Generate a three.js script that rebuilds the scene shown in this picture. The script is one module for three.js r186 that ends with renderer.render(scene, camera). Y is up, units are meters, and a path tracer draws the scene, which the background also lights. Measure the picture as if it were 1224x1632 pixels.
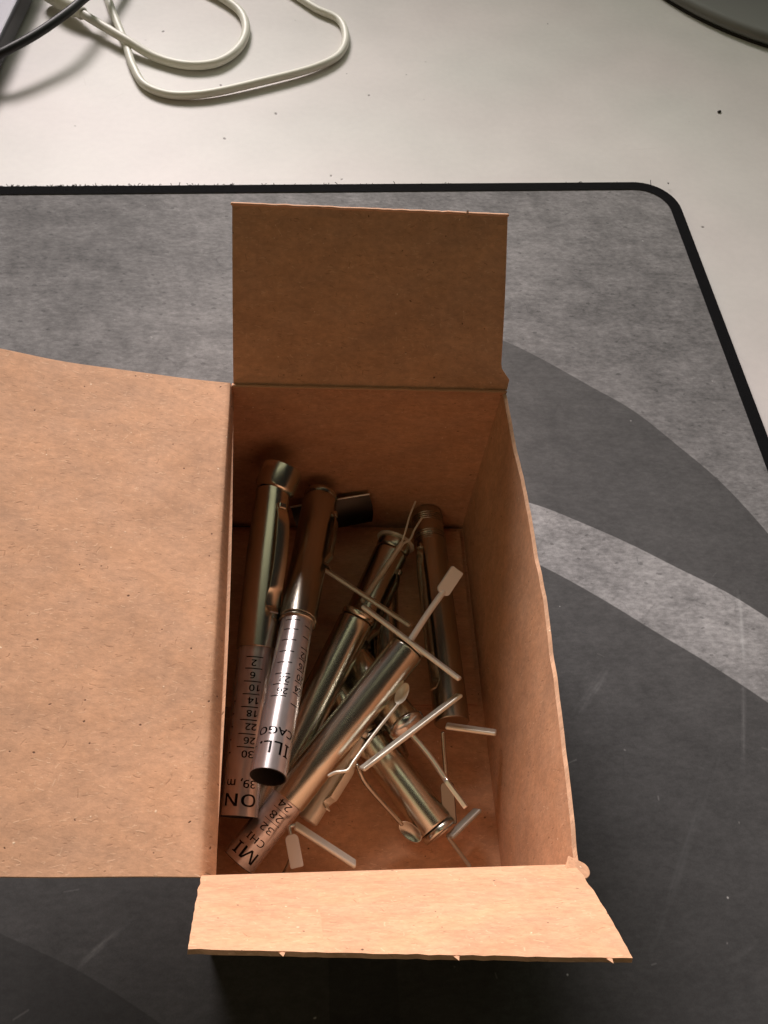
import * as THREE from 'three';
import { RoundedBoxGeometry } from 'three/addons/geometries/RoundedBoxGeometry.js';
import { mergeGeometries } from 'three/addons/utils/BufferGeometryUtils.js';
import { ImprovedNoise } from 'three/addons/math/ImprovedNoise.js';
import { RectAreaLightUniformsLib } from 'three/addons/lights/RectAreaLightUniformsLib.js';

// ---------------------------------------------------------------- camera, light, exposure
const scene = new THREE.Scene();
scene.background = new THREE.Color(0.012, 0.011, 0.0095);
const camera = new THREE.PerspectiveCamera(54.04, 0.75, 0.01, 20);
camera.position.set(0.013, 0.2363, 0.2026);
camera.rotation.order = 'YXZ';
camera.rotation.set(-55.88 * Math.PI / 180, -11.22 * Math.PI / 180, 9.85 * Math.PI / 180);
const renderer = new THREE.WebGLRenderer({ antialias: true });
renderer.toneMapping = THREE.LinearToneMapping;
renderer.toneMappingExposure = 1;
renderer.shadowMap.enabled = true;
RectAreaLightUniformsLib.init();
function areaLight(color, intensity, w, h, pos, target) {
  const l = new THREE.RectAreaLight(new THREE.Color(...color), intensity, w, h);
  l.position.set(...pos); scene.add(l); l.lookAt(...target); l.updateMatrixWorld(true);
  return l;
}
// lamp behind the desk, its pool of light lying over the mat and the box
const lamp = new THREE.SpotLight(new THREE.Color(1, 0.905, 0.885), 13, 0, 0.405, 1.0, 2);
lamp.position.set(-0.22, 0.66, -1.0); lamp.target.position.set(0.06, 0.12, 0.08);
lamp.castShadow = true; lamp.shadow.radius = 15; lamp.shadow.mapSize.set(2048, 2048);
scene.add(lamp, lamp.target);
// the lit screen behind the desk, just out of view
areaLight([0.94, 1, 0.80], 0.75, 0.62, 0.34, [0.20, 0.24, -0.50], [0.18, 0.20, 0.3]);
// warm room lamp, wide, to the front left of the desk
areaLight([1, 0.86, 0.50], 0.44, 1.7, 1.5, [-1.2, 1.25, 0.75], [0.0, 0, 0.0]);
// ceiling panel of the room
areaLight([1, 0.98, 0.66], 0.95, 0.24, 1.3, [0.22, 1.9, -0.25], [0.2, 0, -0.25]);

// ---------------------------------------------------------------- helpers
let seed = 12345;
const rnd = () => { seed = (seed * 1664525 + 1013904223) >>> 0; return seed / 4294967296; };
const noise = new ImprovedNoise();
const N = (x, y, z = 0) => noise.noise(x, y, z);
const V = (a) => new THREE.Vector3(...a);
const used = {};
function numbered(n) { const k = used[n] = (used[n] ?? -1) + 1; return k ? n + '_' + String(k).padStart(3, '0') : n; }
function thing(name, label, category, pos, group) {
  const o = new THREE.Group(); o.name = numbered(name); o.position.set(...pos); scene.add(o);
  o.userData = { label, category }; if (group) o.userData.group = group;
  return o;
}
function part(name, geos, mat, parent, label) {
  const g = Array.isArray(geos) ? mergeGeometries(geos.map((x) => x.index ? x.toNonIndexed() : x)) : geos;
  const m = new THREE.Mesh(g, mat); m.name = name; m.castShadow = m.receiveShadow = true; parent.add(m);
  if (label) m.userData.label = label;
  return m;
}
function struct(name, geo, mat) { const m = part(numbered(name), geo, mat, scene); m.userData.kind = 'structure'; return m; }
function canvasTexture(c, srgb = true) {
  const t = new THREE.CanvasTexture(c); t.wrapS = t.wrapT = THREE.RepeatWrapping;
  if (srgb) t.colorSpace = THREE.SRGBColorSpace; return t;
}
const hash = (x, y) => { let h = (x * 374761393 + y * 668265263) | 0; h = Math.imul(h ^ (h >>> 13), 1274126177); return ((h ^ (h >>> 16)) >>> 0) / 4294967296; };

// a board of thickness t: P(u, v) gives the seen face, the back lies t behind it; edges carry their own paler colour
function sheet(P, nu, nv, t, U, edgeTint = [1.3, 1.32, 1.36]) {
  const pos = [], uv = [], col = [], idx = [], F = [], B = [];
  const nrm = (u, v) => {
    const e = 1e-3, a = P(Math.min(1, u + e), v).sub(P(Math.max(0, u - e), v)), b = P(u, Math.min(1, v + e)).sub(P(u, Math.max(0, v - e)));
    return a.cross(b).normalize();
  };
  const add = (p, q, c) => { pos.push(p.x, p.y, p.z); uv.push(...q); col.push(...c); return pos.length / 3 - 1; };
  for (let j = 0; j <= nv; j++) for (let i = 0; i <= nu; i++) {
    const u = i / nu, v = j / nv, p = P(u, v); F.push(p); B.push(p.clone().addScaledVector(nrm(u, v), -t));
  }
  const W1 = nu + 1, one = [1, 1, 1];
  const grid = (S, flip, off) => {
    const base = pos.length / 3;
    for (let j = 0; j <= nv; j++) for (let i = 0; i <= nu; i++) { const q = U(i / nu, j / nv); add(S[j * W1 + i], [q[0] + off, q[1] + off], one); }
    for (let j = 0; j < nv; j++) for (let i = 0; i < nu; i++) {
      const a = base + j * W1 + i, b = a + 1, c = a + W1, d = c + 1;
      flip ? idx.push(a, c, b, b, c, d) : idx.push(a, b, c, b, d, c);
    }
  };
  grid(F, false, 0); grid(B, true, 0.37);
  const rim = (list, flip) => {
    const base = pos.length / 3;
    list.forEach((k, n) => { const w = edgeTint, q = U((k % W1) / nu, Math.floor(k / W1) / nv); add(F[k], q, w); add(B[k], [q[0] + t, q[1] + t], w); });
    for (let n = 0; n < list.length - 1; n++) { const a = base + 2 * n; flip ? idx.push(a, a + 1, a + 2, a + 1, a + 3, a + 2) : idx.push(a, a + 2, a + 1, a + 1, a + 2, a + 3); }
  };
  const row = (j) => Array.from({ length: W1 }, (_, i) => j * W1 + i), column = (i) => Array.from({ length: nv + 1 }, (_, j) => j * W1 + i);
  rim(row(0), true); rim(row(nv), false); rim(column(0), false); rim(column(nu), true);
  const g = new THREE.BufferGeometry();
  g.setAttribute('position', new THREE.Float32BufferAttribute(pos, 3)); g.setAttribute('uv', new THREE.Float32BufferAttribute(uv, 2));
  g.setAttribute('color', new THREE.Float32BufferAttribute(col, 3)); g.setIndex(idx); g.computeVertexNormals();
  return g;
}
function whiteColors(g, c = [1.3, 1.32, 1.36]) { const n = g.attributes.position.count, a = new Float32Array(n * 3); for (let i = 0; i < n; i++) a.set(c, i * 3); g.setAttribute('color', new THREE.BufferAttribute(a, 3)); return g; }
function tube(pts, r, seg = 40, rad = 10, caps = true) {
  const c = new THREE.CatmullRomCurve3(pts.map((p) => p.isVector3 ? p : V(p)), false, 'centripetal');
  const gs = [new THREE.TubeGeometry(c, seg, r, rad)];
  if (caps) for (const e of [0, 1]) { const s = new THREE.SphereGeometry(r, rad, 6); const p = c.getPoint(e); s.translate(p.x, p.y, p.z); gs.push(s); }
  return mergeGeometries(gs.map((g) => g.toNonIndexed()));
}
function frame(dir, up) { // y along dir, z towards up
  const y = dir.clone().normalize(), z = up.clone().addScaledVector(y, -up.dot(y)).normalize(), x = y.clone().cross(z);
  return new THREE.Matrix4().makeBasis(x, y, z);
}

// ---------------------------------------------------------------- materials
function kraftCanvas() {
  const S = 1024, c = document.createElement('canvas'); c.width = c.height = S;
  const g = c.getContext('2d'), im = g.createImageData(S, S);
  for (let y = 0; y < S; y++) for (let x = 0; x < S; x++) {
    let v = 0;
    v += 0.06 * N(x / 190, y / 150, 3.1) + 0.05 * N(x / 46, y / 36, 7.7) + 0.06 * N(x / 17, y / 10, 1.3) + 0.04 * N(x / 7, y / 4, 9.2) + 0.03 * N(x / 3, y / 2.2, 5.2);
    v += 0.03 * (hash(x, y) - 0.5);
    const w = 0.03 * N(x / 80, y / 60, 21);
    const k = 1 + v, i = (y * S + x) * 4;
    im.data[i] = Math.min(255, 198 * (k + w * 0.3)); im.data[i + 1] = Math.min(255, 152 * (k - w * 0.2)); im.data[i + 2] = Math.min(255, 118 * (k - w)); im.data[i + 3] = 255;
  }
  g.putImageData(im, 0, 0);
  g.lineCap = 'round';
  for (let n = 0; n < 5200; n++) {
    const x = rnd() * S, y = rnd() * S, a = (rnd() - 0.5) * 0.9 + (rnd() < 0.15 ? 1.3 : 0), l = 2 + rnd() * rnd() * 16, light = rnd() < 0.62;
    g.strokeStyle = light ? `rgba(236,200,164,${0.18 + rnd() * 0.4})` : `rgba(118,80,54,${0.12 + rnd() * 0.32})`;
    g.lineWidth = 0.7 + rnd() * 1.1; g.beginPath(); g.moveTo(x, y);
    g.quadraticCurveTo(x + Math.cos(a) * l * 0.5 + (rnd() - 0.5) * 5, y + Math.sin(a) * l * 0.5 + (rnd() - 0.5) * 5, x + Math.cos(a) * l, y + Math.sin(a) * l); g.stroke();
  }
  for (let n = 0; n < 110; n++) {
    g.fillStyle = rnd() < 0.6 ? 'rgba(70,44,28,0.75)' : 'rgba(245,222,190,0.8)';
    g.beginPath(); g.ellipse(rnd() * S, rnd() * S, 0.8 + rnd() * 2.2, 0.8 + rnd() * 1.0, rnd() * 3, 0, 7); g.fill();
  }
  return c;
}
const kraftTex = canvasTexture(kraftCanvas()); kraftTex.repeat.set(1 / 0.13, 1 / 0.13); // uv in metres
const kraft = new THREE.MeshStandardMaterial({ map: kraftTex, bumpMap: kraftTex, bumpScale: 0.00018, roughness: 0.82, vertexColors: true });

function steelCanvas(dark) {
  const S = 512, c = document.createElement('canvas'); c.width = c.height = S; const g = c.getContext('2d'), im = g.createImageData(S, S);
  for (let y = 0; y < S; y++) for (let x = 0; x < S; x++) {
    const v = 128 + 26 * N(x / 9, y / 140, 2) + 22 * N(x / 60, y / 60, 5) + 24 * (hash(x, y >> 4) - 0.5) + 40 * Math.max(0, N(x / 22, y / 22, 11) - 0.35);
    const i = (y * S + x) * 4; im.data[i] = im.data[i + 1] = im.data[i + 2] = v; im.data[i + 3] = 255;
  }
  g.putImageData(im, 0, 0); return c;
}
const steelGrain = canvasTexture(steelCanvas(), false);
const metal = (rgb, rough, extra = {}) => new THREE.MeshStandardMaterial({ color: new THREE.Color().setRGB(...rgb), metalness: 1, roughness: rough, bumpMap: steelGrain, bumpScale: 0.000002, ...extra });
const nickel = metal([0.70, 0.67, 0.57], 0.26), dullNickel = metal([0.48, 0.45, 0.38], 0.27), brightWire = metal([0.85, 0.81, 0.75], 0.28), barSteel = metal([0.86, 0.83, 0.72], 0.42, { metalness: 0.5 }), paleSteel = metal([0.86, 0.84, 0.82], 0.5, { metalness: 0.2 });
const bore = new THREE.MeshStandardMaterial({ color: new THREE.Color().setRGB(0.03, 0.026, 0.024), roughness: 0.75, metalness: 0.3 });

// ---------------------------------------------------------------- desk and mat
const DESK = -0.0825, MAT = -0.0795, W = 0.085, D = 0.144, FLOOR = -0.078, T = 0.0009;
{
  const S = 2048, c = document.createElement('canvas'); c.width = c.height = S; const g = c.getContext('2d'), im = g.createImageData(S, S);
  for (let y = 0; y < S; y++) for (let x = 0; x < S; x++) {
    const v = 1 + 0.03 * N(x / 260, y / 200, 4) + 0.022 * N(x / 60, y / 50, 8) + 0.012 * N(x / 9, y / 8, 2) + 0.012 * (hash(x, y) - 0.5);
    const i = (y * S + x) * 4; const h = 0.02 * N(x / 180, y / 140, 14); im.data[i] = Math.min(255, 214 * (v + h)); im.data[i + 1] = Math.min(255, 210 * v); im.data[i + 2] = Math.min(255, 206 * (v + h * 0.4)); im.data[i + 3] = 255;
  }
  g.putImageData(im, 0, 0);
  // specks of dirt on the desk: world x in [-0.3, 0.5], z in [-0.6, 0.2]
  const sp = (x, z, r, a) => { g.fillStyle = `rgba(60,54,50,${a})`; g.beginPath(); g.ellipse((x + 0.3) / 0.8 * S, (z + 0.6) / 0.8 * S, r, r * 0.7, rnd() * 3, 0, 7); g.fill(); };
  for (const [x, z] of [[-0.0491, -0.3215], [0.2231, -0.1806], [-0.0165, -0.2757], [0.0123, -0.2541], [-0.0130, -0.2317], [0.0395, -0.2069], [0.0447, -0.2045], [0.0611, -0.274]]) sp(x, z, 1.5 + rnd(), 0.75);
  for (let n = 0; n < 170; n++) sp(-0.3 + rnd() * 0.8, -0.6 + rnd() * 0.8, 0.6 + rnd() * 1.1, 0.08 + rnd() * 0.35);
  for (let n = 0; n < 40; n++) { g.strokeStyle = `rgba(150,145,135,${0.05 + rnd() * 0.12})`; g.lineWidth = 1; const x = rnd() * S, y = rnd() * S; g.beginPath(); g.moveTo(x, y); g.lineTo(x + (rnd() - 0.5) * 80, y + (rnd() - 0.5) * 40); g.stroke(); }
  const t = canvasTexture(c);
  const geo = new RoundedBoxGeometry(1.6, 0.025, 1.4, 3, 0.006);
  geo.translate(0.1, DESK - 0.0125, -0.1);
  const p = geo.attributes.position, uv = geo.attributes.uv;
  for (let i = 0; i < p.count; i++) uv.setXY(i, (p.getX(i) + 0.3) / 0.8, 1 - (p.getZ(i) + 0.6) / 0.8);
  struct('desk_top', geo, new THREE.MeshStandardMaterial({ map: t, roughness: 0.5, bumpMap: t, bumpScale: 0.0002 }));
}
{
  const mat = thing('desk_mat', 'large dark grey concrete-print desk mat with black stitched edge, under the open box', 'desk mat', [0, DESK, 0]);
  // outline: back edge and right edge as they lie, the rest beyond the frame
  const a = Math.atan2(-0.0239, 0.302), rot = (x, z) => [Math.cos(a) * x - Math.sin(a) * z, Math.sin(a) * x + Math.cos(a) * z];
  const corner = [0.2125, -0.2105];
  const toWorld = (x, z) => { const [p, q] = rot(x, z); return [corner[0] + p, corner[1] + q]; };
  const outline = (inset, r) => {
    const L = 0.8, H = 0.42, sk = 0.04, s = new THREE.Shape(), pts = [];
    // local: x from -L to 0, z from 0 to H
    const x0 = -L + inset, x1 = -inset, z0 = inset, z1 = H - inset;
    const arc = (cx, cz, a0) => { for (let k = 0; k <= 12; k++) { const t = a0 + k / 12 * Math.PI / 2; pts.push([cx + r * Math.cos(t), cz + r * Math.sin(t)]); } };
    arc(x1 - r, z0 + r, -Math.PI / 2); arc(x1 - r, z1 - r, 0); arc(x0 + r, z1 - r, Math.PI / 2); arc(x0 + r, z0 + r, Math.PI);
    pts.forEach(([x, z], i) => { const [X, Z] = toWorld(x - sk * z, z); i ? s.lineTo(X, -Z) : s.moveTo(X, -Z); });
    s.closePath(); return s;
  };
  const flat = (shape, depth, y, bevel) => {
    const g = new THREE.ExtrudeGeometry(shape, { depth: depth - 2 * bevel, bevelEnabled: bevel > 0, bevelSize: bevel, bevelThickness: bevel, bevelOffset: -bevel, bevelSegments: 3, curveSegments: 8 });
    g.rotateX(-Math.PI / 2); g.translate(0, y + bevel, 0); return g;
  };
  const rubber = new THREE.MeshStandardMaterial({ color: new THREE.Color().setRGB(0.012, 0.012, 0.013), roughness: 0.9 });
  part('rubber_base', flat(outline(0.0006, 0.021), 0.0024, 0, 0.0004), rubber, mat);
  // printed cloth
  const S = 2048, X0 = -0.21, Z0 = -0.22, E = 0.48;
  const c = document.createElement('canvas'); c.width = c.height = S; const g = c.getContext('2d');
  const px = (x) => (x - X0) / E * S, pz = (z) => (z - Z0) / E * S;
  const area = (pts, fill) => { g.fillStyle = fill; g.beginPath(); pts.forEach(([x, z], i) => i ? g.lineTo(px(x), pz(z)) : g.moveTo(px(x), pz(z))); g.closePath(); g.fill(); };
  const smooth = (pts) => new THREE.CatmullRomCurve3(pts.map(([x, z]) => new THREE.Vector3(x, 0, z))).getPoints(60).map((p) => [p.x, p.z]);
  const b1 = smooth([[0.03, -0.135], [0.1098, -0.0985], [0.124, -0.0898], [0.1463, -0.0727], [0.163, -0.0594], [0.1782, -0.0415], [0.1925, -0.0228], [0.2055, 0.0011], [0.22, 0.035], [0.235, 0.08]]);
  const b2 = smooth([[0.03, -0.035], [0.1133, -0.0117], [0.1296, -0.004], [0.1477, 0.0058], [0.1652, 0.0169], [0.1824, 0.0277], [0.1953, 0.0383], [0.215, 0.056], [0.24, 0.085]]);
  const b3 = smooth([[0.03, -0.03], [0.113, 0.0165], [0.1335, 0.0304], [0.152, 0.0446], [0.1681, 0.0566], [0.186, 0.0716], [0.21, 0.094], [0.24, 0.13]]);
  const b4 = smooth([[-0.21, 0.075], [-0.12, 0.112], [-0.064, 0.139], [-0.0528, 0.1441], [-0.0399, 0.1503], [-0.0199, 0.1624], [0.02, 0.19]]);
  g.fillStyle = 'rgb(118,0,0)'; g.fillRect(0, 0, S, S);
  const dark = (k0, k1, x0, z0, x1, z1) => { const q = g.createLinearGradient(px(x0), pz(z0), px(x1), pz(z1)); q.addColorStop(0, `rgb(${k0},0,0)`); q.addColorStop(1, `rgb(${k1},0,0)`); return q; };
  area([...b1, [0.3, 0.1], [0.3, 0.3], [-0.25, 0.3], [-0.25, 0.02], [0.03, 0.02]], dark(80, 68, 0.09, -0.06, 0.2, 0.03));
  area([...b2, [0.3, 0.3], [0.03, 0.3]], dark(146, 128, 0.11, 0, 0.2, 0.06));
  area([...b3, [0.3, 0.3], [-0.03, 0.3], [-0.03, -0.03]], dark(74, 56, 0.12, 0.05, 0.13, 0.16));
  area([[-0.25, 0.0], [0.04, 0.0], [0.04, 0.3], [-0.25, 0.3]], 'rgb(62,0,0)');
  area([...b4, [0.02, 0.3], [-0.25, 0.3]], 'rgb(48,0,0)');
  area([[0.03, 0.0], [0.05, 0.0], [0.05, 0.3], [0.03, 0.3]], 'rgb(50,0,0)');
  const im = g.getImageData(0, 0, S, S), d = im.data;
  for (let y = 0; y < S; y++) for (let x = 0; x < S; x++) {
    const i = (y * S + x) * 4, b = d[i];
    const wx = x + 30 * N(x / 60, y / 60, 2), wy = y + 24 * N(x / 50, y / 50, 6);
    const big = N(x / 330, y / 260, 1.5), mid = N(wx / 70, wy / 42, 4.2), fine = N(x / 17, y / 8, 8.8), tiny = N(x / 7, y / 3.6, 3.3), weave = (hash(x, y) - 0.5);
    const crack = Math.max(0, 0.05 - Math.abs(N(wx / 40, wy / 22, 15.5))) * 3.0 * Math.max(0, 0.2 + N(x / 110, y / 80, 31));
    const scale = 0.7 + 0.45 * Math.max(0, Math.min(1, (b - 55) / 70));
    let v = b * (1 + scale * (0.16 * big + 0.14 * mid + 0.13 * fine + 0.12 * tiny - crack) + 0.14 * weave);
    if (N(x / 13, y / 9, 40) > 0.56 && b > 95) v *= 0.8;
    v = Math.max(14, Math.min(235, v));
    d[i] = v; d[i + 1] = v * 0.985; d[i + 2] = v * 0.985;
  }
  g.putImageData(im, 0, 0);
  const scratch = (pts, w, al, col = '200,198,194') => { g.strokeStyle = `rgba(${col},${al})`; g.lineWidth = w; g.lineCap = 'round'; g.beginPath(); pts.forEach(([x, z], i) => i ? g.lineTo(px(x), pz(z)) : g.moveTo(px(x), pz(z))); g.stroke(); };
  const soft = (pts, w, al) => { for (let k = 0; k < 26; k++) { const o = (rnd() - 0.5) * w, q = rnd() * 0.7, r = q + 0.1 + rnd() * 0.3, A = pts[0], B = pts[1], m = (t) => [A[0] + (B[0] - A[0]) * t + o + (rnd() - 0.5) * 0.0006, A[1] + (B[1] - A[1]) * t + o * 0.4]; scratch([m(q), m((q + r) / 2), m(r)], 2 + rnd() * 3, al * 0.16); } };
  soft([[-0.0418, 0.1494], [-0.0255, 0.1348]], 0.0015, 0.16); soft([[0.1873, 0.025], [0.1811, 0.0572]], 0.001, 0.32); soft([[0.1811, 0.0572], [0.1693, 0.1004]], 0.001, 0.18);
  soft([[0.131, 0.0568], [0.1141, 0.0776]], 0.003, 0.22); soft([[0.163, 0.09], [0.128, 0.15]], 0.002, 0.07); soft([[0.15, 0.155], [0.163, 0.148]], 0.002, 0.09);
  scratch([[-0.085, -0.075], [-0.078, -0.062], [-0.055, -0.05], [-0.035, -0.042]], 2.5, 0.45, '40,40,44');
  for (let n = 0; n < 260; n++) {
    const x = -0.2 + rnd() * 0.4, z = -0.2 + rnd() * 0.42, an = rnd() * 6.28, l = 0.001 + rnd() * rnd() * 0.006;
    scratch([[x, z], [x + Math.cos(an) * l, z + Math.sin(an) * l * 0.5]], 0.8 + rnd() * 1.6, 0.08 + rnd() * 0.22, rnd() < 0.55 ? '45,45,48' : '190,188,186');
  }
  for (let n = 0; n < 90; n++) { g.fillStyle = `rgba(215,213,210,${0.25 + rnd() * 0.5})`; g.beginPath(); g.ellipse(rnd() * S, rnd() * S, 0.8 + rnd() * 1.6, 0.7 + rnd() * 0.8, rnd() * 3, 0, 7); g.fill(); }
  const t = canvasTexture(c);
  const cloth = flat(outline(0.0052, 0.0165), 0.0006, 0.0024, 0);
  const p = cloth.attributes.position, uv = cloth.attributes.uv;
  for (let i = 0; i < p.count; i++) uv.setXY(i, (p.getX(i) - X0) / E, 1 - (p.getZ(i) - Z0) / E);
  part('printed_cloth', cloth, new THREE.MeshStandardMaterial({ map: t, roughness: 0.78, bumpMap: t, bumpScale: 0.00006 }), mat, 'grey concrete-look print with darker and lighter sweeping bands');
  // stitched edge: a raised ring
  const ring = outline(0, 0.021), hole = outline(0.0054, 0.0165); ring.holes.push(hole);
  const cw = document.createElement('canvas'); cw.width = cw.height = 256; { const q = cw.getContext('2d'); for (let n = 0; n < 6000; n++) { const k = Math.floor(40 + rnd() * 180); q.fillStyle = `rgb(${k},${k},${k})`; q.fillRect(rnd() * 256, rnd() * 256, 2, 5); } }
  const tw = canvasTexture(cw, false); tw.repeat.set(90, 90);
  part('stitched_edge', flat(ring, 0.0033, 0, 0.0006), new THREE.MeshPhysicalMaterial({ color: new THREE.Color().setRGB(0.007, 0.007, 0.008), specularIntensity: 0.25, roughness: 0.95, bumpMap: tw, bumpScale: 0.0003 }), mat);
  // frayed threads along the back edge
  const fr = [];
  for (let n = 0; n < 380; n++) {
    const u = n < 330 ? -0.33 + rnd() * rnd() * 0.2 : -rnd() * 0.3, [x, z] = toWorld(u, 0.0004), h = 0.0006 + rnd() * rnd() * 0.0022;
    fr.push(tube([[x, 0.0012 + rnd() * 0.0016, z + 0.0006], [x + (rnd() - 0.5) * 0.0008, 0.002 + rnd() * 0.001, z - h * 0.6], [x + (rnd() - 0.5) * 0.002, 0.001 + rnd() * 0.0022, z - h]], 0.00016, 4, 4, false));
  }
  part('frayed_thread', fr, rubber, mat).userData.kind = 'stuff';
}

// ---------------------------------------------------------------- the box
{
  const box = thing('cardboard_box', 'open brown kraft cardboard box holding metal tube gauges, its flaps spread open', 'box', [0, MAT, 0]);
  const dy = -MAT, at = (x, y, z) => new THREE.Vector3(x, y + dy, z);
  const jit = (s, k) => 0.0005 * N(s * 90, k, 0.5) + 0.0003 * N(s * 300, k, 2.5);
  const H = -FLOOR;
  const bulge = (z, y) => 0.0022 * Math.sin(Math.PI * Math.min(1, Math.max(0, z / D))) * Math.pow(Math.max(0, 1 + y / H), 1.2);
  // back wall, seen from inside
  part('back_wall', sheet((u, v) => at(-0.0045 * (1 - v) + u * (W + 0.0045 * (1 - v)), -H - 0.0013 + v * (H + 0.0013), -0.0002 - 0.0012 * Math.sin(Math.PI * u) * Math.sin(Math.PI * v)), 24, 20, T, (u, v) => [u * W, v * H + 0.31]), kraft, box);
  // right wall with a torn, bowed rim where a flap was ripped away
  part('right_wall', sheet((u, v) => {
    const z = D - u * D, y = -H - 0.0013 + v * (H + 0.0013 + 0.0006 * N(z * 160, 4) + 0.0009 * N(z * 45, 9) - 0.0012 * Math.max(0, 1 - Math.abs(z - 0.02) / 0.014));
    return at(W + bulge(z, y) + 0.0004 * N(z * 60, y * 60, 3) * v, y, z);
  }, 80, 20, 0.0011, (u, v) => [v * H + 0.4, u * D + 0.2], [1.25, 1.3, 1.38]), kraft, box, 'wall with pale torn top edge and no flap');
  part('left_wall', sheet((u, v) => at(-0.0036 * (1 - v) - 0.0006 + 0.0012 * Math.sin(Math.PI * u) * v, -H - 0.0013 + v * (H - 0.0027), u * D), 40, 10, T, (u, v) => [v * H + 0.05, u * D + 0.61]), kraft, box);
  part('front_wall', sheet((u, v) => at(W - u * (W + 0.0045 * (1 - v)), -H - 0.0013 + v * (H + 0.0009), D + 0.0002), 24, 10, T, (u, v) => [u * W + 0.7, v * H]), kraft, box);
  // floor: two bottom flaps meeting, one on top of the other
  part('bottom_flap', sheet((u, v) => at(-0.004 + u * (W + 0.003), -H + 0.0006 * Math.sin(u * 3), D - 0.001 - v * (D - 0.002)), 10, 14, 0.0006, (u, v) => [u * W, v * D + 0.83], [0.8, 0.8, 0.8]), kraft, box);
  part('bottom_flap', sheet((u, v) => at(-0.003 + u * W, -H + 0.0016 + 0.0012 * v, 0.072 - v * 0.068), 10, 10, T, (u, v) => [u * W + 0.27, v * D + 0.55], [0.8, 0.8, 0.8]), kraft, box);
  // back flap, tilted away
  const bl = 0.0525, notch = (v) => { const s = v * bl; return s < 0.0035 ? 1 + 0.004 * s / 0.0035 : s < 0.0075 ? 1.004 - 0.036 * (s - 0.0035) / 0.004 : 0.968 - 0.024 * (s - 0.0075) / 0.045; };
  const nick = (x, y, z, w, h, d) => whiteColors(new THREE.ConeGeometry(w, h, 5).translate(x, y, z), [1.2, 1.22, 1.25]);
  const flatNick = (p, dir, n, w, h) => { const g = new THREE.ConeGeometry(w, h, 6); g.scale(1, 1, 0.35); g.applyMatrix4(frame(V(dir), V(n)).setPosition(V(p))); return whiteColors(g, [1.15, 1.17, 1.2]); };
  const backFlap = sheet((u, v) => {
    const s = v * bl * (1 + jit(u, 1) * 6), k = u * W * (u > 0.5 ? 1 + (notch(v) - 1) * (u - 0.5) * 2 : 1) + 0.0004;
    const c = 0.0015 * Math.sin(Math.PI * v);
    return at(k, 0.0003 + s * 0.82 + c * 0.4, -0.0006 - s * 0.572 + c);
  }, 24, 30, T, (u, v) => [u * W + 0.15, v * bl + 0.47]);
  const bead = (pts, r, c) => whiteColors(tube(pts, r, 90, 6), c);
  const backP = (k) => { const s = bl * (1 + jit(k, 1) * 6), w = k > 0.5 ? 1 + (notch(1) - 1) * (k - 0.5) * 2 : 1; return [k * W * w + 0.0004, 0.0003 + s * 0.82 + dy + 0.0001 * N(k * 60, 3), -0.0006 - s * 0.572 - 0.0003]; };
  part('back_flap', [backFlap, bead(Array.from({ length: 50 }, (_, i) => backP(i / 49)), 0.0005, [1.35, 1.35, 1.4]), bead(Array.from({ length: 30 }, (_, i) => [0.0006 + i / 29 * (W - 0.0008), dy + 0.0002 + 0.0002 * N(i * 0.7, 5), 0.0001]), 0.0006, [1.08, 1.08, 1.06]), flatNick([0.0685, 0.0435 + dy, -0.0308], [0.3, 1, -0.7], [0, 0.57, 0.82], 0.0012, 0.0022)], kraft, box);  // top-edge bead coloured paler to paint in the light catching it
  // a soft crease between the back wall and its flap
  // front flap, raised towards the viewer
  const fl = 0.051, hz = D + 0.0003;
  const frontFlap = sheet((u, v) => {
    const k = 1 - u, s = v * (fl * (1 - 0.06 * k) + jit(k, 7) * 0.8), lean = 0.48 + 0.12 * k;
    const x = -0.0024 + k * (W + 0.0012) + 0.0012 * v * (1 - k) + 0.0004 * N(v * 9, 2), c = 0.0012 * Math.sin(Math.PI * v);
    return at(x - 0.0035 * k * v, 0.0002 + s * Math.cos(lean) + c * 0.5, hz + s * Math.sin(lean) - c * 0.6);
  }, 40, 24, T, (u, v) => [u * W + 0.33, v * fl + 0.09]);
  const fn = (k) => { const lean = 0.48 + 0.12 * k, s = fl * (1 - 0.06 * k); return flatNick([-0.0024 + k * 0.083 + 0.001, 0.0002 + dy + s * Math.cos(lean), hz + s * Math.sin(lean) + 0.0004], [0.1, Math.cos(lean), Math.sin(lean)], [0, -Math.sin(lean), Math.cos(lean)], 0.0011, 0.003); };
  part('front_flap', [frontFlap, fn(0.2), fn(0.58), fn(0.93)], kraft, box);
  // lid on the left: bent strip along the hinge, then the wide panel
  const lidW = 0.105;
  part('lid_flap', sheet((u, v) => {
    const s = u * lidW, z = -0.0004 + v * (D + 0.0012) + 0.0004 * N(s * 40, v, 7);
    const k = 0.0012 + 0.0024 * v; // width of the bent strip, wider in front
    const rise = 0.235 - 0.105 * v;
    let x, y;
    if (s < 0.005) { const q = s / 0.005; x = 0.0006 - k * q; y = -0.0042 + 0.0052 * Math.sin(q * 1.35) / Math.sin(1.35); }
    else { const r = s - 0.005; x = 0.0006 - k - r * Math.cos(rise); y = 0.001 + r * Math.sin(rise) - 0.0035 * Math.sin(Math.PI * Math.min(1, r / 0.1)) * (1 - v) ; }
    return at(x, y + 0.0003 * N(s * 50, v * 6, 1), z);
  }, 84, 40, T, (u, v) => [u * lidW + 0.52, -v * D + 0.93]), kraft, box, 'wide lid panel lying open to the left');
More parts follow.
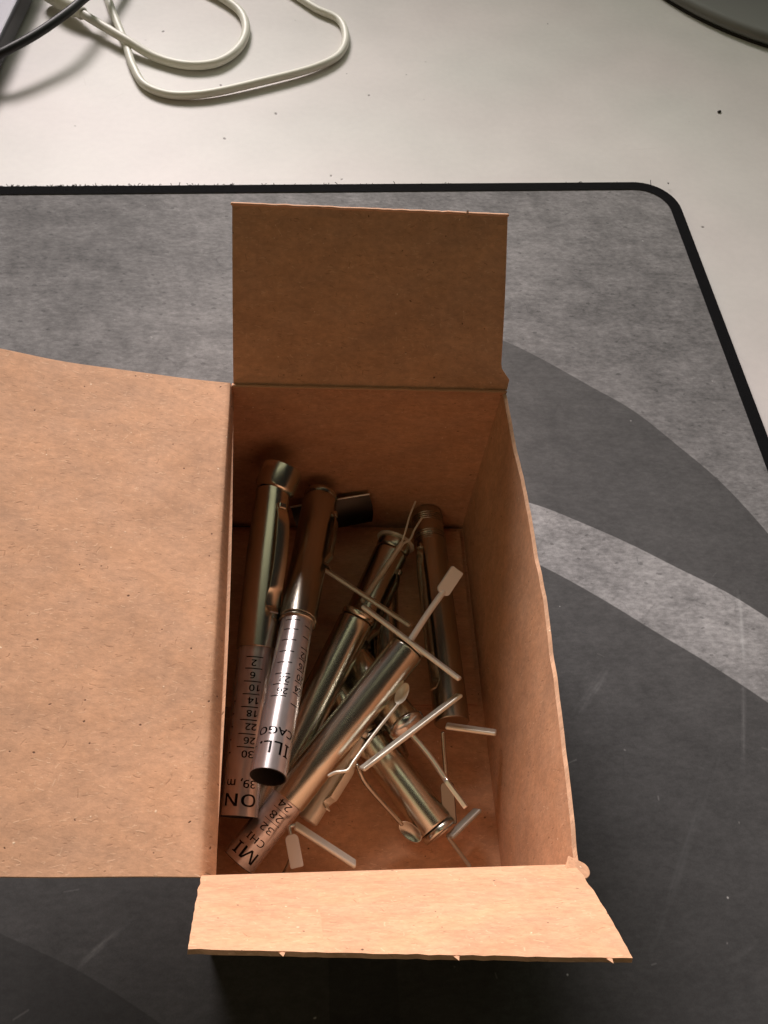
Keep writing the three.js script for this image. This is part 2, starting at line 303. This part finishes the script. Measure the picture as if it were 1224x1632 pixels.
  // torn tab left at the front right corner
  const ts = new THREE.Shape(); ts.moveTo(0, -0.0026); ts.lineTo(0.0055, -0.0024); ts.quadraticCurveTo(0.0078, -0.0018, 0.0082, 0.0004); ts.quadraticCurveTo(0.0080, 0.0024, 0.0062, 0.0030); ts.lineTo(0, 0.0028); ts.closePath();
  const tab = new THREE.ExtrudeGeometry(ts, { depth: 0.0005, bevelEnabled: true, bevelSize: 0.0003, bevelThickness: 0.0003, bevelSegments: 3 });
  tab.scale(0.66, 0.7, 1); tab.rotateX(Math.PI / 2 - 0.25); tab.rotateY(-0.45); tab.translate(W - 0.0035, 0.0022 + dy, D + 0.0006); whiteColors(tab, [1.1, 1.1, 1.1]);
  part('torn_tab', tab, kraft, box);
}

// ---------------------------------------------------------------- gauges
const REF = new THREE.Vector3(-0.1, 0.8, 0.6);
function printCanvas(rows, lines, len) {
  const Wc = 512, Hc = 900, c = document.createElement('canvas'); c.width = Wc; c.height = Hc; const g = c.getContext('2d');
  const im = g.createImageData(Wc, Hc);
  for (let y = 0; y < Hc; y++) for (let x = 0; x < Wc; x++) {
    const v = 1 + 0.05 * N(x / 14, y / 90, 2) + 0.06 * N(x / 70, y / 60, 5) + 0.05 * (hash(x, y) - 0.5), i = (y * Wc + x) * 4;
    im.data[i] = 222 * v; im.data[i + 1] = 213 * v; im.data[i + 2] = 212 * v; im.data[i + 3] = 255;
  }
  g.putImageData(im, 0, 0);
  const mm = Wc / 29.5, yy = (s) => Hc * (1 - s / len);
  g.fillStyle = g.strokeStyle = 'rgb(8,7,8)';
  for (const [s, a0, a1, w] of lines) { g.lineWidth = w ?? 5; g.beginPath(); g.moveTo(Wc / 2 + a0 * mm, yy(s)); g.lineTo(Wc / 2 + a1 * mm, yy(s)); g.stroke(); }
  g.textAlign = 'center'; g.textBaseline = 'middle';
  for (const [text, s, h, off, sp] of rows) {
    g.font = `${Math.round(h * Hc / len * 1.38)}px sans-serif`;
    g.save(); g.translate(Wc / 2 + off * mm, yy(s)); g.rotate(Math.PI); g.scale(mm / (Hc / len) * (sp ?? 1), 1); g.lineWidth = 1.6; g.fillText(text, 0, 0); g.strokeText(text, 0, 0); g.restore();
  }
  return c;
}
const steelPrint = (rows, lines, len) => new THREE.MeshStandardMaterial({ map: canvasTexture(printCanvas(rows, lines, len)), metalness: 0.72, roughness: 0.27, bumpMap: steelGrain, bumpScale: 0.000002 });
const lathe = (pts, seg = 40) => { const g = new THREE.LatheGeometry(pts.map(([r, y]) => new THREE.Vector2(r, y)), seg); return g; };
// y runs from the open printed end (0) to the capped end
function gauge(label, p0, p1, o) {
  const a = V(p0), b = V(p1), L = a.distanceTo(b), t = thing(o.name ?? 'tube_gauge', label, 'gauge', p0, 'metal tube gauges lying in the box');
  const m = frame(b.clone().sub(a), REF).multiply(new THREE.Matrix4().makeRotationY(o.roll ?? 0)); t.quaternion.setFromRotationMatrix(m);
  const rs = o.rs ?? 0.0047, ro = o.ro ?? 0.0053, ls = o.sleeve ?? 0, mo = o.metal ?? nickel;
  if (ls > 0) {
    const sg = new THREE.CylinderGeometry(rs, rs, ls, 48, 1, true, -Math.PI, Math.PI * 2); sg.translate(0, ls / 2, 0);
    part('printed_sleeve', sg, o.print, t);
    part('bore', lathe([[rs, 0], [rs - 0.0002, -0.0002], [rs - 0.0005, 0], [rs - 0.0006, 0.03], [0.00001, 0.031]]), bore, t);
  }
  const y0 = ls, cap = o.cap ?? 0.008;
  const prof = ls > 0 ? [[rs, y0], [ro - 0.0001, y0], [ro, y0 + 0.0003]] : [[0.00001, y0], [ro - 0.0005, y0], [ro, y0 + 0.0005]];
  prof.push([ro, L - cap - 0.0012], [ro - 0.0003, L - cap - 0.0006]);
  if (o.waist) { prof.length = prof.length - 2; prof.push([ro, L - cap - 0.02], [ro - o.waist, L - cap - 0.004], [ro - o.waist, L - cap]); }
  part('outer_tube', lathe(prof, 48), mo, t);
  const rc = o.rc ?? ro, rb = o.waist ? ro - o.waist : ro - 0.0003;
  part('end_cap', lathe([[rb - 0.0006, L - cap - 0.0002], [rb + 0.0001, L - cap], [rc, L - cap + 0.0012], [rc, L - 0.0004], [rc - 0.0003, L], [rc - 0.0009, L - (o.dish ?? 0.0004)], [0.00001, L - (o.dish ?? 0.0004)]], 48).translate(0, cap - L + 0.001, 0).rotateZ(-(o.tilt ?? 0)).translate(0, L - cap - 0.001, 0), o.capMetal ?? mo, t);
  if (o.collar) {
    const rings = []; for (const k of [0, 0.0014]) rings.push(new THREE.TorusGeometry(rs + 0.0003, 0.0005, 8, 40).rotateX(Math.PI / 2).translate(0, y0 + k - 0.001, 0));
    part('collar', rings, mo, t);
  }
  if (o.flange) part('flange', lathe([[ro - 0.001, L - 0.0002], [ro + 0.0009, L - 0.0002], [ro + 0.0011, L + 0.0002], [ro + 0.0009, L + 0.0006], [0.00001, L + 0.0006]], 48), barSteel, t);
  if (o.knurl) { const k = []; for (let n = 0; n < 9; n++) k.push(new THREE.TorusGeometry(rc, 0.00028, 6, 40).rotateX(Math.PI / 2).translate(0, L - 0.003 - n * 0.0009 - (n > 3 ? 0.004 : 0), 0)); part('ridge', k, mo, t); }
  if (o.clip) {
    const [ya, yb, ang, w] = o.clip, cl = sheet((u, v) => {
      const y = ya + (yb - ya) * v, wd = w * (0.7 + 0.3 * Math.min(1, v * 4)) * (v > 0.9 ? 1 - (v - 0.9) * 3 : 1);
      const lift = (o.lift ?? 0) * Math.sin(Math.min(1, v * 1.2) * Math.PI * 0.94) + 0.0004 + 0.0016 * Math.sin(Math.min(1, v * 5) * Math.PI / 2) + (v > 0.78 ? -0.0016 * Math.sin((v - 0.78) / 0.16 * Math.PI / 2) + 0.0016 * Math.max(0, (v - 0.94) / 0.06) : 0);
      return new THREE.Vector3((u - 0.5) * wd, y, ro + lift - 0.35 * Math.pow((u - 0.5) * wd, 2) / ro);
    }, 8, 50, -0.0005, (u, v) => [u, v]);
    cl.rotateY(ang);
    const c = part('clip', cl, o.clipMetal ?? mo, t);
    if (o.engraved) {
      const q = []; for (let k = 0; k < 9; k++) { const s = new THREE.TorusGeometry(0.00055, 0.00013, 5, 12, 3 + rnd() * 3); s.rotateZ(rnd() * 6); s.translate(0.0002 * (rnd() - 0.5), ya + (yb - ya) * (0.34 + k * 0.042), ro + 0.00255); q.push(s); }
      const e = mergeGeometries(q); e.rotateY(ang); part('engraving', e, mo, c);
    }
    const stub = new RoundedBoxGeometry(w * 0.7, 0.0022, 0.0026, 2, 0.0006); stub.translate(0, ya + (ya > yb ? -0.0004 : 0.0004), ro + 0.0002); stub.rotateY(ang); part('clip_rivet', stub, mo, t);
  }
  return t;
}
const scaleRows = (list) => list.map(([txt, s]) => [txt, s, 2.0, 1.1]);
const printA = steelPrint([['30', 18.2, 2.1, 1.1], ['26', 22.3, 2.0, 1.2], ['22', 26.5, 2.0, 1.2], ['18', 30.6, 2.0, 1.2], ['14', 34.6, 2.0, 1.2], ['10', 38.6, 2.0, 1.2], ['6', 42.6, 2.0, 0.3], ['2', 46.5, 2.0, 0.3], ['39, m', 9.4, 2.3, 0.2], ['ON', 4.6, 3.6, 0.4, 1.25]],
  [[20.3, -1.8, 2.6], [24.3, -1.8, 2.6], [28.6, -1.8, 2.6], [32.6, -1.8, 2.6], [36.6, -1.8, 2.6], [40.6, -1.8, 2.6], [44.7, -1.8, 2.6], [48.4, -1.8, 2.6], [18.5, -4.4, -3.6], [22.4, -4.4, -3.8], [26.4, -4.4, -3.8], [30.4, -4.4, -3.8], [34.4, -4.4, -3.8]], 52);
gauge('steel tube gauge along the left wall with pocket clip and ON printed', [0.0036, -0.0590, 0.1134], [0.0134, -0.0325, 0.0067],
  { sleeve: 0.0495, print: printA, ro: 0.0062, rs: 0.0056, cap: 0.0085, tilt: 0.26, rc: 0.0067, waist: 0.0007, clip: [0.0955, 0.0600, 0.62, 0.0044], lift: 0.0016, engraved: true, roll: 0.0 });
const printB = steelPrint([['ILL.', 6.6, 3.8, 0.3, 1.1], ['CHICAGO', 11.8, 2.4, 3.4, 1.2], ['26', 24.9, 2.0, -0.3], ['22', 28.9, 2.0, -0.3], ['24', 27.0, 2.0, 4.4], ['20', 31, 2.0, 4.4], ['16', 35, 2.0, 4.4], ['12', 39, 2.0, 4.4]],
  [[23.2, -3.4, 0.9], [27.2, -3.4, 0.9], [30.9, -3.4, 0.9], [34.9, -3.4, 0.9], [38.9, -3.4, 0.9], [43.1, -3.4, 0.9], [47.1, -3.4, 0.9], [50.7, -3.4, 0.9], [21.5, 2.6, 5.2], [25.4, 2.6, 5.2], [29.4, 2.6, 5.2], [33.4, 2.6, 5.2], [37.4, 2.6, 5.2], [41.4, 2.6, 5.2], [45.4, 2.6, 5.2], [49.4, 2.6, 5.2], [7.5, -6, -5]], 54);
gauge('steel tube gauge second from the left wall, its dark open end raised', [0.0121, -0.0350, 0.1099], [0.0293, -0.0515, 0.0048],
  { sleeve: 0.0535, print: printB, ro: 0.0059, rs: 0.0051, cap: 0.002, metal: dullNickel, collar: true, clip: [0.098, 0.074, 1.15, 0.003], roll: 0.02 });
gauge('plain tarnished tube gauge between the printed gauges and the long central one', [0.0093, -0.0672, 0.1108], [0.0409, -0.0520, 0.0506], { ro: 0.0056, cap: 0.002, dish: 0.0015 });
gauge('dark tube gauge at the back centre with a pick lying along it', [0.0307, -0.0715, 0.0707], [0.0562, -0.0655, 0.0151], { ro: 0.0060, flange: true, cap: 0.004, metal: dullNickel, clip: [0.05, 0.02, 0.9, 0.003] });
const printD = steelPrint([['MI', 3.6, 3.6, -0.2, 1.3], ['CHI', 8.2, 2.1, -0.2, 1.2], ['32', 12.6, 2.2, 0.2, 1.2], ['28', 16.9, 2.2, 0.2, 1.2], ['24', 20.9, 2.2, 0.2, 1.2]], [[14.9, -2.2, 2.6], [19.0, -2.2, 2.6]], 22.5);
gauge('long tube gauge lying diagonally across the middle, MI printed at its front end', [0.0037, -0.0675, 0.1240], [0.0561, -0.0460, 0.0644], { sleeve: 0.0222, print: printD, ro: 0.0057, rs: 0.0053, cap: 0.0015, roll: -0.1 });
gauge('dark tube gauge standing along the right wall with a ridged top end', [0.0705, -0.0660, 0.0830], [0.0690, -0.0690, -0.0001], { ro: 0.0057, cap: 0.012, capMetal: dullNickel, rc: 0.0055, knurl: true, clip: [0.066, 0.010, -0.7, 0.0034], metal: dullNickel, clipMetal: nickel });
gauge('short pinkish tube gauge lying near the front right of the box', [0.0446, -0.0685, 0.0877], [0.0650, -0.0715, 0.1164], { ro: 0.0059, rc: 0.0058, cap: 0.002, dish: 0.002 });
gauge('thin tube end continuing up under the long diagonal gauge', [0.0296, -0.0665, 0.0650], [0.0441, -0.0685, 0.0870], { ro: 0.0046, cap: 0.001 });
gauge('thin brass-toned tube gauge with a small clip at the front, beside the MI gauge', [0.0241, -0.0725, 0.1112], [0.0420, -0.0665, 0.0850], { ro: 0.0032, cap: 0.002, clip: [0.022, 0.006, 0.55, 0.0030], metal: barSteel });
gauge('dark tube gauge at the bottom beneath the crossbars', [0.0500, -0.0725, 0.0860], [0.0530, -0.0720, 0.0150], { ro: 0.0045, cap: 0.002, metal: dullNickel });
gauge('dark tube gauge at the bottom left under the two printed gauges', [0.0200, -0.0730, 0.1000], [0.0120, -0.0730, 0.0200], { ro: 0.0045, cap: 0.002, metal: dullNickel });
gauge('dark tube gauge slanting beneath the shiny dome end', [0.0520, -0.0725, 0.0930], [0.0400, -0.0720, 0.0560], { ro: 0.0052, cap: 0.002, metal: dullNickel });
gauge('dark tube gauge on the floor behind the central gauge, mostly hidden', [0.0300, -0.0735, 0.0850], [0.0450, -0.0735, 0.0450], { ro: 0.0042, cap: 0.003, metal: dullNickel });
{
  const t = thing('metal_plate', 'dark curved metal plate tilted against the back wall behind the gauges', 'metal plate', [0.019, -0.062, 0.004]);
  const A = V([0, 0, -0.0016]), B = V([0.0274, 0.0065, -0.0030]), C2 = V([0.0038, -0.008, 0.0052]), D2 = V([0.0294, -0.0045, 0.0015]);
  part('plate', sheet((u, v) => { const a = C2.clone().lerp(D2, u), b = A.clone().lerp(B, u), w = 0.0007 * Math.sin(Math.PI * v); return a.lerp(b, v).add(new THREE.Vector3(0.0012 * Math.sin(Math.PI * v) * (u - 0.3), w * 0.5, w)); }, 12, 10, 0.0007, (u, v) => [u, v]), metal([0.05, 0.045, 0.04], 0.34), t);
  part('plate_edge_highlight', tube([[0, 0.0001, -0.0014], [0.0137, 0.0034, -0.0021], [0.0276, 0.0067, -0.0028]], 0.0004, 20, 6), brightWire, t);  // added bright bead, stands in for the highlight along the upper edge
}
{ // domed end
  const a = V([0.0400, -0.0640, 0.0617]), b = V([0.0575, -0.0570, 0.0915]), L = a.distanceTo(b);
  const t = thing('tube_gauge', 'tube gauge with a shiny rounded dome end under a crossbar', 'gauge', a.toArray(), 'metal tube gauges lying in the box');
  t.quaternion.setFromRotationMatrix(frame(b.clone().sub(a), REF));
  part('outer_tube', lathe([[0.00001, 0], [0.0052, 0], [0.0055, 0.0004], [0.0055, L - 0.006]]), nickel, t);
  const pr = []; for (let k = 0; k <= 14; k++) { const q = k / 14 * Math.PI / 2; pr.push([Math.max(0.00001, 0.0062 * Math.cos(q)), L - 0.006 + 0.0042 * Math.sin(q)]); }
  part('dome_end', lathe([[0.0055, L - 0.0068], ...pr]), metal([0.7, 0.68, 0.64], 0.24), t);
}
// ---------------------------------------------------------------- small tools: crossbar, stem and tip
function barGeo(a, b, up, w = 0.0013, h = 0.0046) {
  const L = a.distanceTo(b), g = new RoundedBoxGeometry(w, L, h, 3, 0.0006);
  g.applyMatrix4(frame(b.clone().sub(a), up).setPosition(a.clone().add(b).multiplyScalar(0.5))); return g;
}
function paddleGeo(a, b, w, up, th = 0.0013) {
  const L = a.distanceTo(b), s = new THREE.Shape(), n = w * 0.22;
  s.moveTo(-n, -L / 2); s.quadraticCurveTo(-w / 2, -L / 2 + 0.0004, -w / 2, -L / 2 + 0.0016); s.lineTo(-w / 2, L / 2 - 0.0006); s.quadraticCurveTo(-w / 2, L / 2, -w / 2 + 0.0006, L / 2);
  s.lineTo(w / 2 - 0.0006, L / 2); s.quadraticCurveTo(w / 2, L / 2, w / 2, L / 2 - 0.0006); s.lineTo(w / 2, -L / 2 + 0.0016); s.quadraticCurveTo(w / 2, -L / 2 + 0.0004, n, -L / 2); s.closePath();
  const g = new THREE.ExtrudeGeometry(s, { depth: th - 0.0004, bevelEnabled: true, bevelSize: 0.0002, bevelThickness: 0.0002, bevelOffset: -0.0002, bevelSegments: 2 });
  g.translate(0, 0, -th / 2 + 0.0002);
  g.applyMatrix4(frame(b.clone().sub(a), V(up)).setPosition(a.clone().add(b).multiplyScalar(0.5))); return g;
}
function spoonGeo(a, b, w, up) {
  const L = a.distanceTo(b), g = new THREE.SphereGeometry(1, 24, 16), p = g.attributes.position;
  for (let i = 0; i < p.count; i++) {
    let x = p.getX(i), y = p.getY(i), z = p.getZ(i); const r2 = x * x + y * y;
    const dish = 0.0011 * (1 - r2), zz = (z > 0 ? 0.00035 * z : 0.0005 * z) - dish;
    p.setXYZ(i, x * w / 2, y * L / 2, zz + 0.0006);
  }
  g.computeVertexNormals(); g.applyMatrix4(frame(b.clone().sub(a), V(up)).setPosition(a.clone().add(b).multiplyScalar(0.5))); return g;
}
function tool(label, o) {
  const base = V(o.bar ? o.bar[0] : o.stem[0]), rel = (p) => V(p).sub(base);
  const t = thing(o.name ?? 'crossbar_tool', label, o.cat ?? 'metal tool', base.toArray(), 'small metal tools lying among the gauges');
  if (o.bar) part('crossbar', barGeo(rel(o.bar[0]), rel(o.bar[1]), V(o.up ?? [-0.1, 0.8, 0.6])), o.metal ?? barSteel, t);
  if (o.stem) part('stem', tube(o.stem.map(rel), o.r ?? 0.0008, 40, 10), o.stemMetal ?? o.metal ?? brightWire, t);
  if (o.paddle) part('paddle', paddleGeo(rel(o.paddle[0]), rel(o.paddle[1]), o.w ?? 0.0045, o.face ?? [0, 0.8, 0.6]), o.paddleMetal ?? o.metal ?? brightWire, t);
  if (o.spoon) part('spoon_tip', spoonGeo(rel(o.spoon[0]), rel(o.spoon[1]), o.w ?? 0.0045, o.face ?? [0, 0.8, 0.6]), o.metal ?? brightWire, t);
  for (const f of o.prongs ?? []) part('prong', tube(f.map(rel), 0.0004, 20, 6), o.metal ?? brightWire, t);
  return t;
}
tool('crossbar tool with a pale paddle tip pointing up right from the long diagonal gauge', { bar: [[0.0410, -0.0412, 0.0537], [0.0700, -0.0432, 0.0780]], stem: [[0.0557, -0.0425, 0.0646], [0.0610, -0.0390, 0.0575], [0.0660, -0.0365, 0.0512]], paddle: [[0.0655, -0.0367, 0.0517], [0.0708, -0.0337, 0.0447]], face: [0.15, 0.85, 0.5], r: 0.0010, paddleMetal: paleSteel, stemMetal: paleSteel });
tool('rearmost crossbar tool, its forked pick lying on the dark back tube', { bar: [[0.0285, -0.0530, 0.0323], [0.0577, -0.0540, 0.0542]], stem: [[0.0425, -0.0545, 0.0443], [0.0500, -0.0570, 0.0320], [0.0572, -0.0575, 0.0205]], r: 0.0009, metal: barSteel,
  prongs: [[[0.0568, -0.0575, 0.0212], [0.0590, -0.0565, 0.0150], [0.0605, -0.0560, 0.0100], [0.0628, -0.0550, 0.0046]], [[0.0572, -0.0575, 0.0205], [0.0600, -0.0575, 0.0190], [0.0620, -0.0572, 0.0150], [0.0649, -0.0570, 0.0102]]] });
tool('crossbar tool rising to the right over the dome-ended tube, edge-on paddle at lower right', { bar: [[0.0394, -0.0520, 0.1025], [0.0704, -0.0480, 0.0808]], stem: [[0.0547, -0.0505, 0.0921], [0.0600, -0.0512, 0.0990], [0.0646, -0.0520, 0.1063]], paddle: [[0.0640, -0.0520, 0.1055], [0.0700, -0.0535, 0.1140]], face: [0.75, 0.35, -0.35], r: 0.0009, w: 0.0040 });
tool('small crossbar tool at the front wall with a pale paddle tip hanging down', { bar: [[0.0199, -0.0580, 0.1165], [0.0377, -0.0640, 0.1267]], stem: [[0.0199, -0.0582, 0.1165], [0.0185, -0.0582, 0.1170], [0.0188, -0.0582, 0.1195]], paddle: [[0.0188, -0.0580, 0.1192], [0.0206, -0.0600, 0.1281]], w: 0.0038, r: 0.0006, paddleMetal: paleSteel });
tool('crossbar tool touching the right wall with a dark paddle below', { bar: [[0.0669, -0.0580, 0.0869], [0.0822, -0.0556, 0.0903]], stem: [[0.0660, -0.0590, 0.0890], [0.0664, -0.0620, 0.0960], [0.0669, -0.0650, 0.1031]], paddle: [[0.0669, -0.0645, 0.1025], [0.0677, -0.0700, 0.1138]], r: 0.0007, w: 0.0042, stemMetal: dullNickel, paddleMetal: metal([0.22, 0.2, 0.17], 0.35), face: [-0.3, 0.8, 0.4] });
tool('short crossbar tool in the front right corner beyond the pinkish tube', { bar: [[0.0667, -0.0680, 0.1186], [0.0765, -0.0680, 0.1102]], stem: [[0.0667, -0.0684, 0.1186], [0.0700, -0.0710, 0.1222], [0.0732, -0.0740, 0.1255]], r: 0.0006, metal: metal([0.42, 0.39, 0.33], 0.55, { metalness: 0.3, bumpMap: null }) });
tool('bent wire pick with an oval spoon tip leaning off the long diagonal gauge', { name: 'spoon_pick', cat: 'pick', stem: [[0.0296, -0.0475, 0.1056], [0.0312, -0.0468, 0.1050], [0.0330, -0.0462, 0.1050], [0.0349, -0.0460, 0.1047], [0.0366, -0.0460, 0.1023], [0.0440, -0.0480, 0.0922], [0.0517, -0.0500, 0.0824]], spoon: [[0.0512, -0.0500, 0.0832], [0.0545, -0.0500, 0.0762]], w: 0.0040, r: 0.0005, metal: barSteel, face: [-0.45, 0.8, 0.25] });
tool('wire pick with an oval spoon tip resting on the box floor beside the pinkish tube', { name: 'spoon_pick', cat: 'pick', stem: [[0.0386, -0.0555, 0.1000], [0.0395, -0.0565, 0.1020], [0.0410, -0.0585, 0.1042], [0.0527, -0.0700, 0.1135]], spoon: [[0.0523, -0.0700, 0.1130], [0.0584, -0.0708, 0.1184]], w: 0.0046, r: 0.0007, metal: dullNickel });
tool('loose thin wire under the front paddle tip', { name: 'wire_piece', cat: 'wire', stem: [[0.0205, -0.066, 0.1190], [0.0178, -0.070, 0.1250], [0.0160, -0.073, 0.1275]], r: 0.0004, metal: dullNickel });

// ---------------------------------------------------------------- things on the desk behind
{
  const white = new THREE.MeshPhysicalMaterial({ color: new THREE.Color().setRGB(0.86, 0.85, 0.75), roughness: 0.42, clearcoat: 0.2, clearcoatRoughness: 0.5 });
  const y1 = DESK + 0.0026, c1 = [[-0.0915, DESK + 0.006, -0.3240], [-0.0830, DESK + 0.0055, -0.3170], [-0.0672, DESK + 0.0048, -0.3042], [-0.0501, y1, -0.2928], [-0.0336, y1, -0.2877], [-0.0192, y1, -0.2914], [-0.0087, y1, -0.3045], [-0.0045, y1, -0.3227], [-0.0073, y1, -0.3389], [-0.0145, y1, -0.3494], [-0.034, y1, -0.366], [-0.07, y1, -0.39]];
  const rel = (b) => (p) => [p[0] - b[0], p[1] - b[1], p[2] - b[2]];
  let b = [-0.0915, DESK, -0.3240];
  const cable = thing('white_cable', 'white charging cable with a moulded plug end, the inner smaller loop on the desk', 'cable', b);
  part('cord', tube(c1.map(rel(b)), 0.00235, 160, 14), white, cable);
  const dir = V([-0.0252, 0.0005, -0.0222]).normalize();
  const plug = lathe([[0.0026, 0], [0.0034, 0.0005], [0.0034, 0.0032], [0.0030, 0.0042], [0.0040, 0.0052], [0.0046, 0.009], [0.0048, 0.026], [0.0044, 0.0275], [0.00001, 0.0277]], 24);
  plug.applyMatrix4(frame(dir, V([0, 1, 0])).setPosition(V([0, 0.006, 0]).addScaledVector(dir, -0.001)));
  part('plug', plug, white, cable);
  b = [-0.0674, DESK, -0.3046];
  const y2 = DESK + 0.0022, c2 = [[-0.095, y2, -0.39], [-0.0827, y2, -0.3544], [-0.0776, y2, -0.3362], [-0.0674, y2 - 0.0001, -0.3046], [-0.0615, y2, -0.2837], [-0.0542, y2, -0.2686], [-0.0425, y2, -0.2622], [-0.0261, y2 + 0.0004, -0.2632], [0.0056, y2 + 0.0008, -0.2769], [0.0338, y2 + 0.0005, -0.2930], [0.0459, y2, -0.3057], [0.0502, y2, -0.3228], [0.0468, y2, -0.3397], [0.0347, y2, -0.3490], [0.0223, y2, -0.3624], [-0.01, y2, -0.40]];
  const cable2 = thing('white_cable', 'white cable in the outer wider loop, passing beneath the other cord', 'cable', b);
  part('cord', tube(c2.map(rel(b)), 0.0021, 200, 14), white, cable2);
  b = [-0.1061, DESK, -0.2805];
  const black = thing('black_cable', 'black cable crossing the top left corner in front of the plug', 'cable', b);
  part('cord', tube([[-0.19, -0.074, -0.235], [-0.1307, -0.0715, -0.2690], [-0.1244, -0.0695, -0.2721], [-0.1081, -0.0675, -0.2885], [-0.0946, -0.0660, -0.3074], [-0.0872, -0.0672, -0.3251], [-0.074, -0.074, -0.36], [-0.06, -0.0798, -0.40]].map(rel(b)), 0.0023, 80, 12), new THREE.MeshStandardMaterial({ color: new THREE.Color().setRGB(0.012, 0.012, 0.013), roughness: 0.5 }), black);
  // grey slab of a device at the top left
  const dev = thing('grey_device', 'dark grey slab edge of a device at the top left corner of the desk', 'device', [-0.1271, DESK, -0.2713]);
  const s = new THREE.Shape(); const w = 0.12, h = 0.30, r = 0.012;
  s.moveTo(-r, 0); s.quadraticCurveTo(0, 0, 0, r); s.lineTo(0, h); s.lineTo(-w, h); s.lineTo(-w, 0); s.closePath();
  const mk = (d, y, inset) => { const g = new THREE.ExtrudeGeometry(s, { depth: d, bevelEnabled: true, bevelSize: 0.002, bevelThickness: 0.002, bevelOffset: -0.002 - inset, bevelSegments: 4 }); g.rotateX(-Math.PI / 2); g.translate(0, y, 0.06); g.rotateY(-0.115); return g; };
  part('device_body', mk(0.008, 0.004, 0), new THREE.MeshStandardMaterial({ color: new THREE.Color().setRGB(0.10, 0.10, 0.115), roughness: 0.45, metalness: 0.3 }), dev);
  part('rubber_foot', mk(0.001, 0.0015, 0.003), bore, dev);
  // round grey stand foot at the top right
  const C = [0.3652, -0.4736], R = 0.1472;
  const foot = thing('stand_base', 'round grey plastic stand base at the top right corner of the desk', 'stand', [C[0], DESK, C[1]]);
  const grey = new THREE.MeshStandardMaterial({ color: new THREE.Color().setRGB(0.17, 0.17, 0.16), roughness: 0.4 });
  part('base_plate', lathe([[0.00001, 0.0015], [R - 0.001, 0.0015], [R, 0.003], [R - 0.0006, 0.006], [R - 0.004, 0.0085], [R - 0.05, 0.013], [0.00001, 0.014]], 120), grey, foot);
  part('rubber_ring', lathe([[R - 0.003, 0], [R - 0.0006, 0], [R - 0.0006, 0.0016], [R - 0.003, 0.0016]], 120), bore, foot);
  // crumb
  const cr = new THREE.IcosahedronGeometry(0.0011, 1); cr.scale(1.3, 0.5, 0.7); cr.rotateY(0.5);
  const crumb = new THREE.Mesh(cr, bore); crumb.name = 'crumb'; crumb.position.set(0.2551, DESK + 0.0005, -0.2760); crumb.userData = { label: 'tiny black crumb on the white desk right of the mat corner', category: 'crumb' }; crumb.castShadow = true; scene.add(crumb);
}
renderer.render(scene, camera);
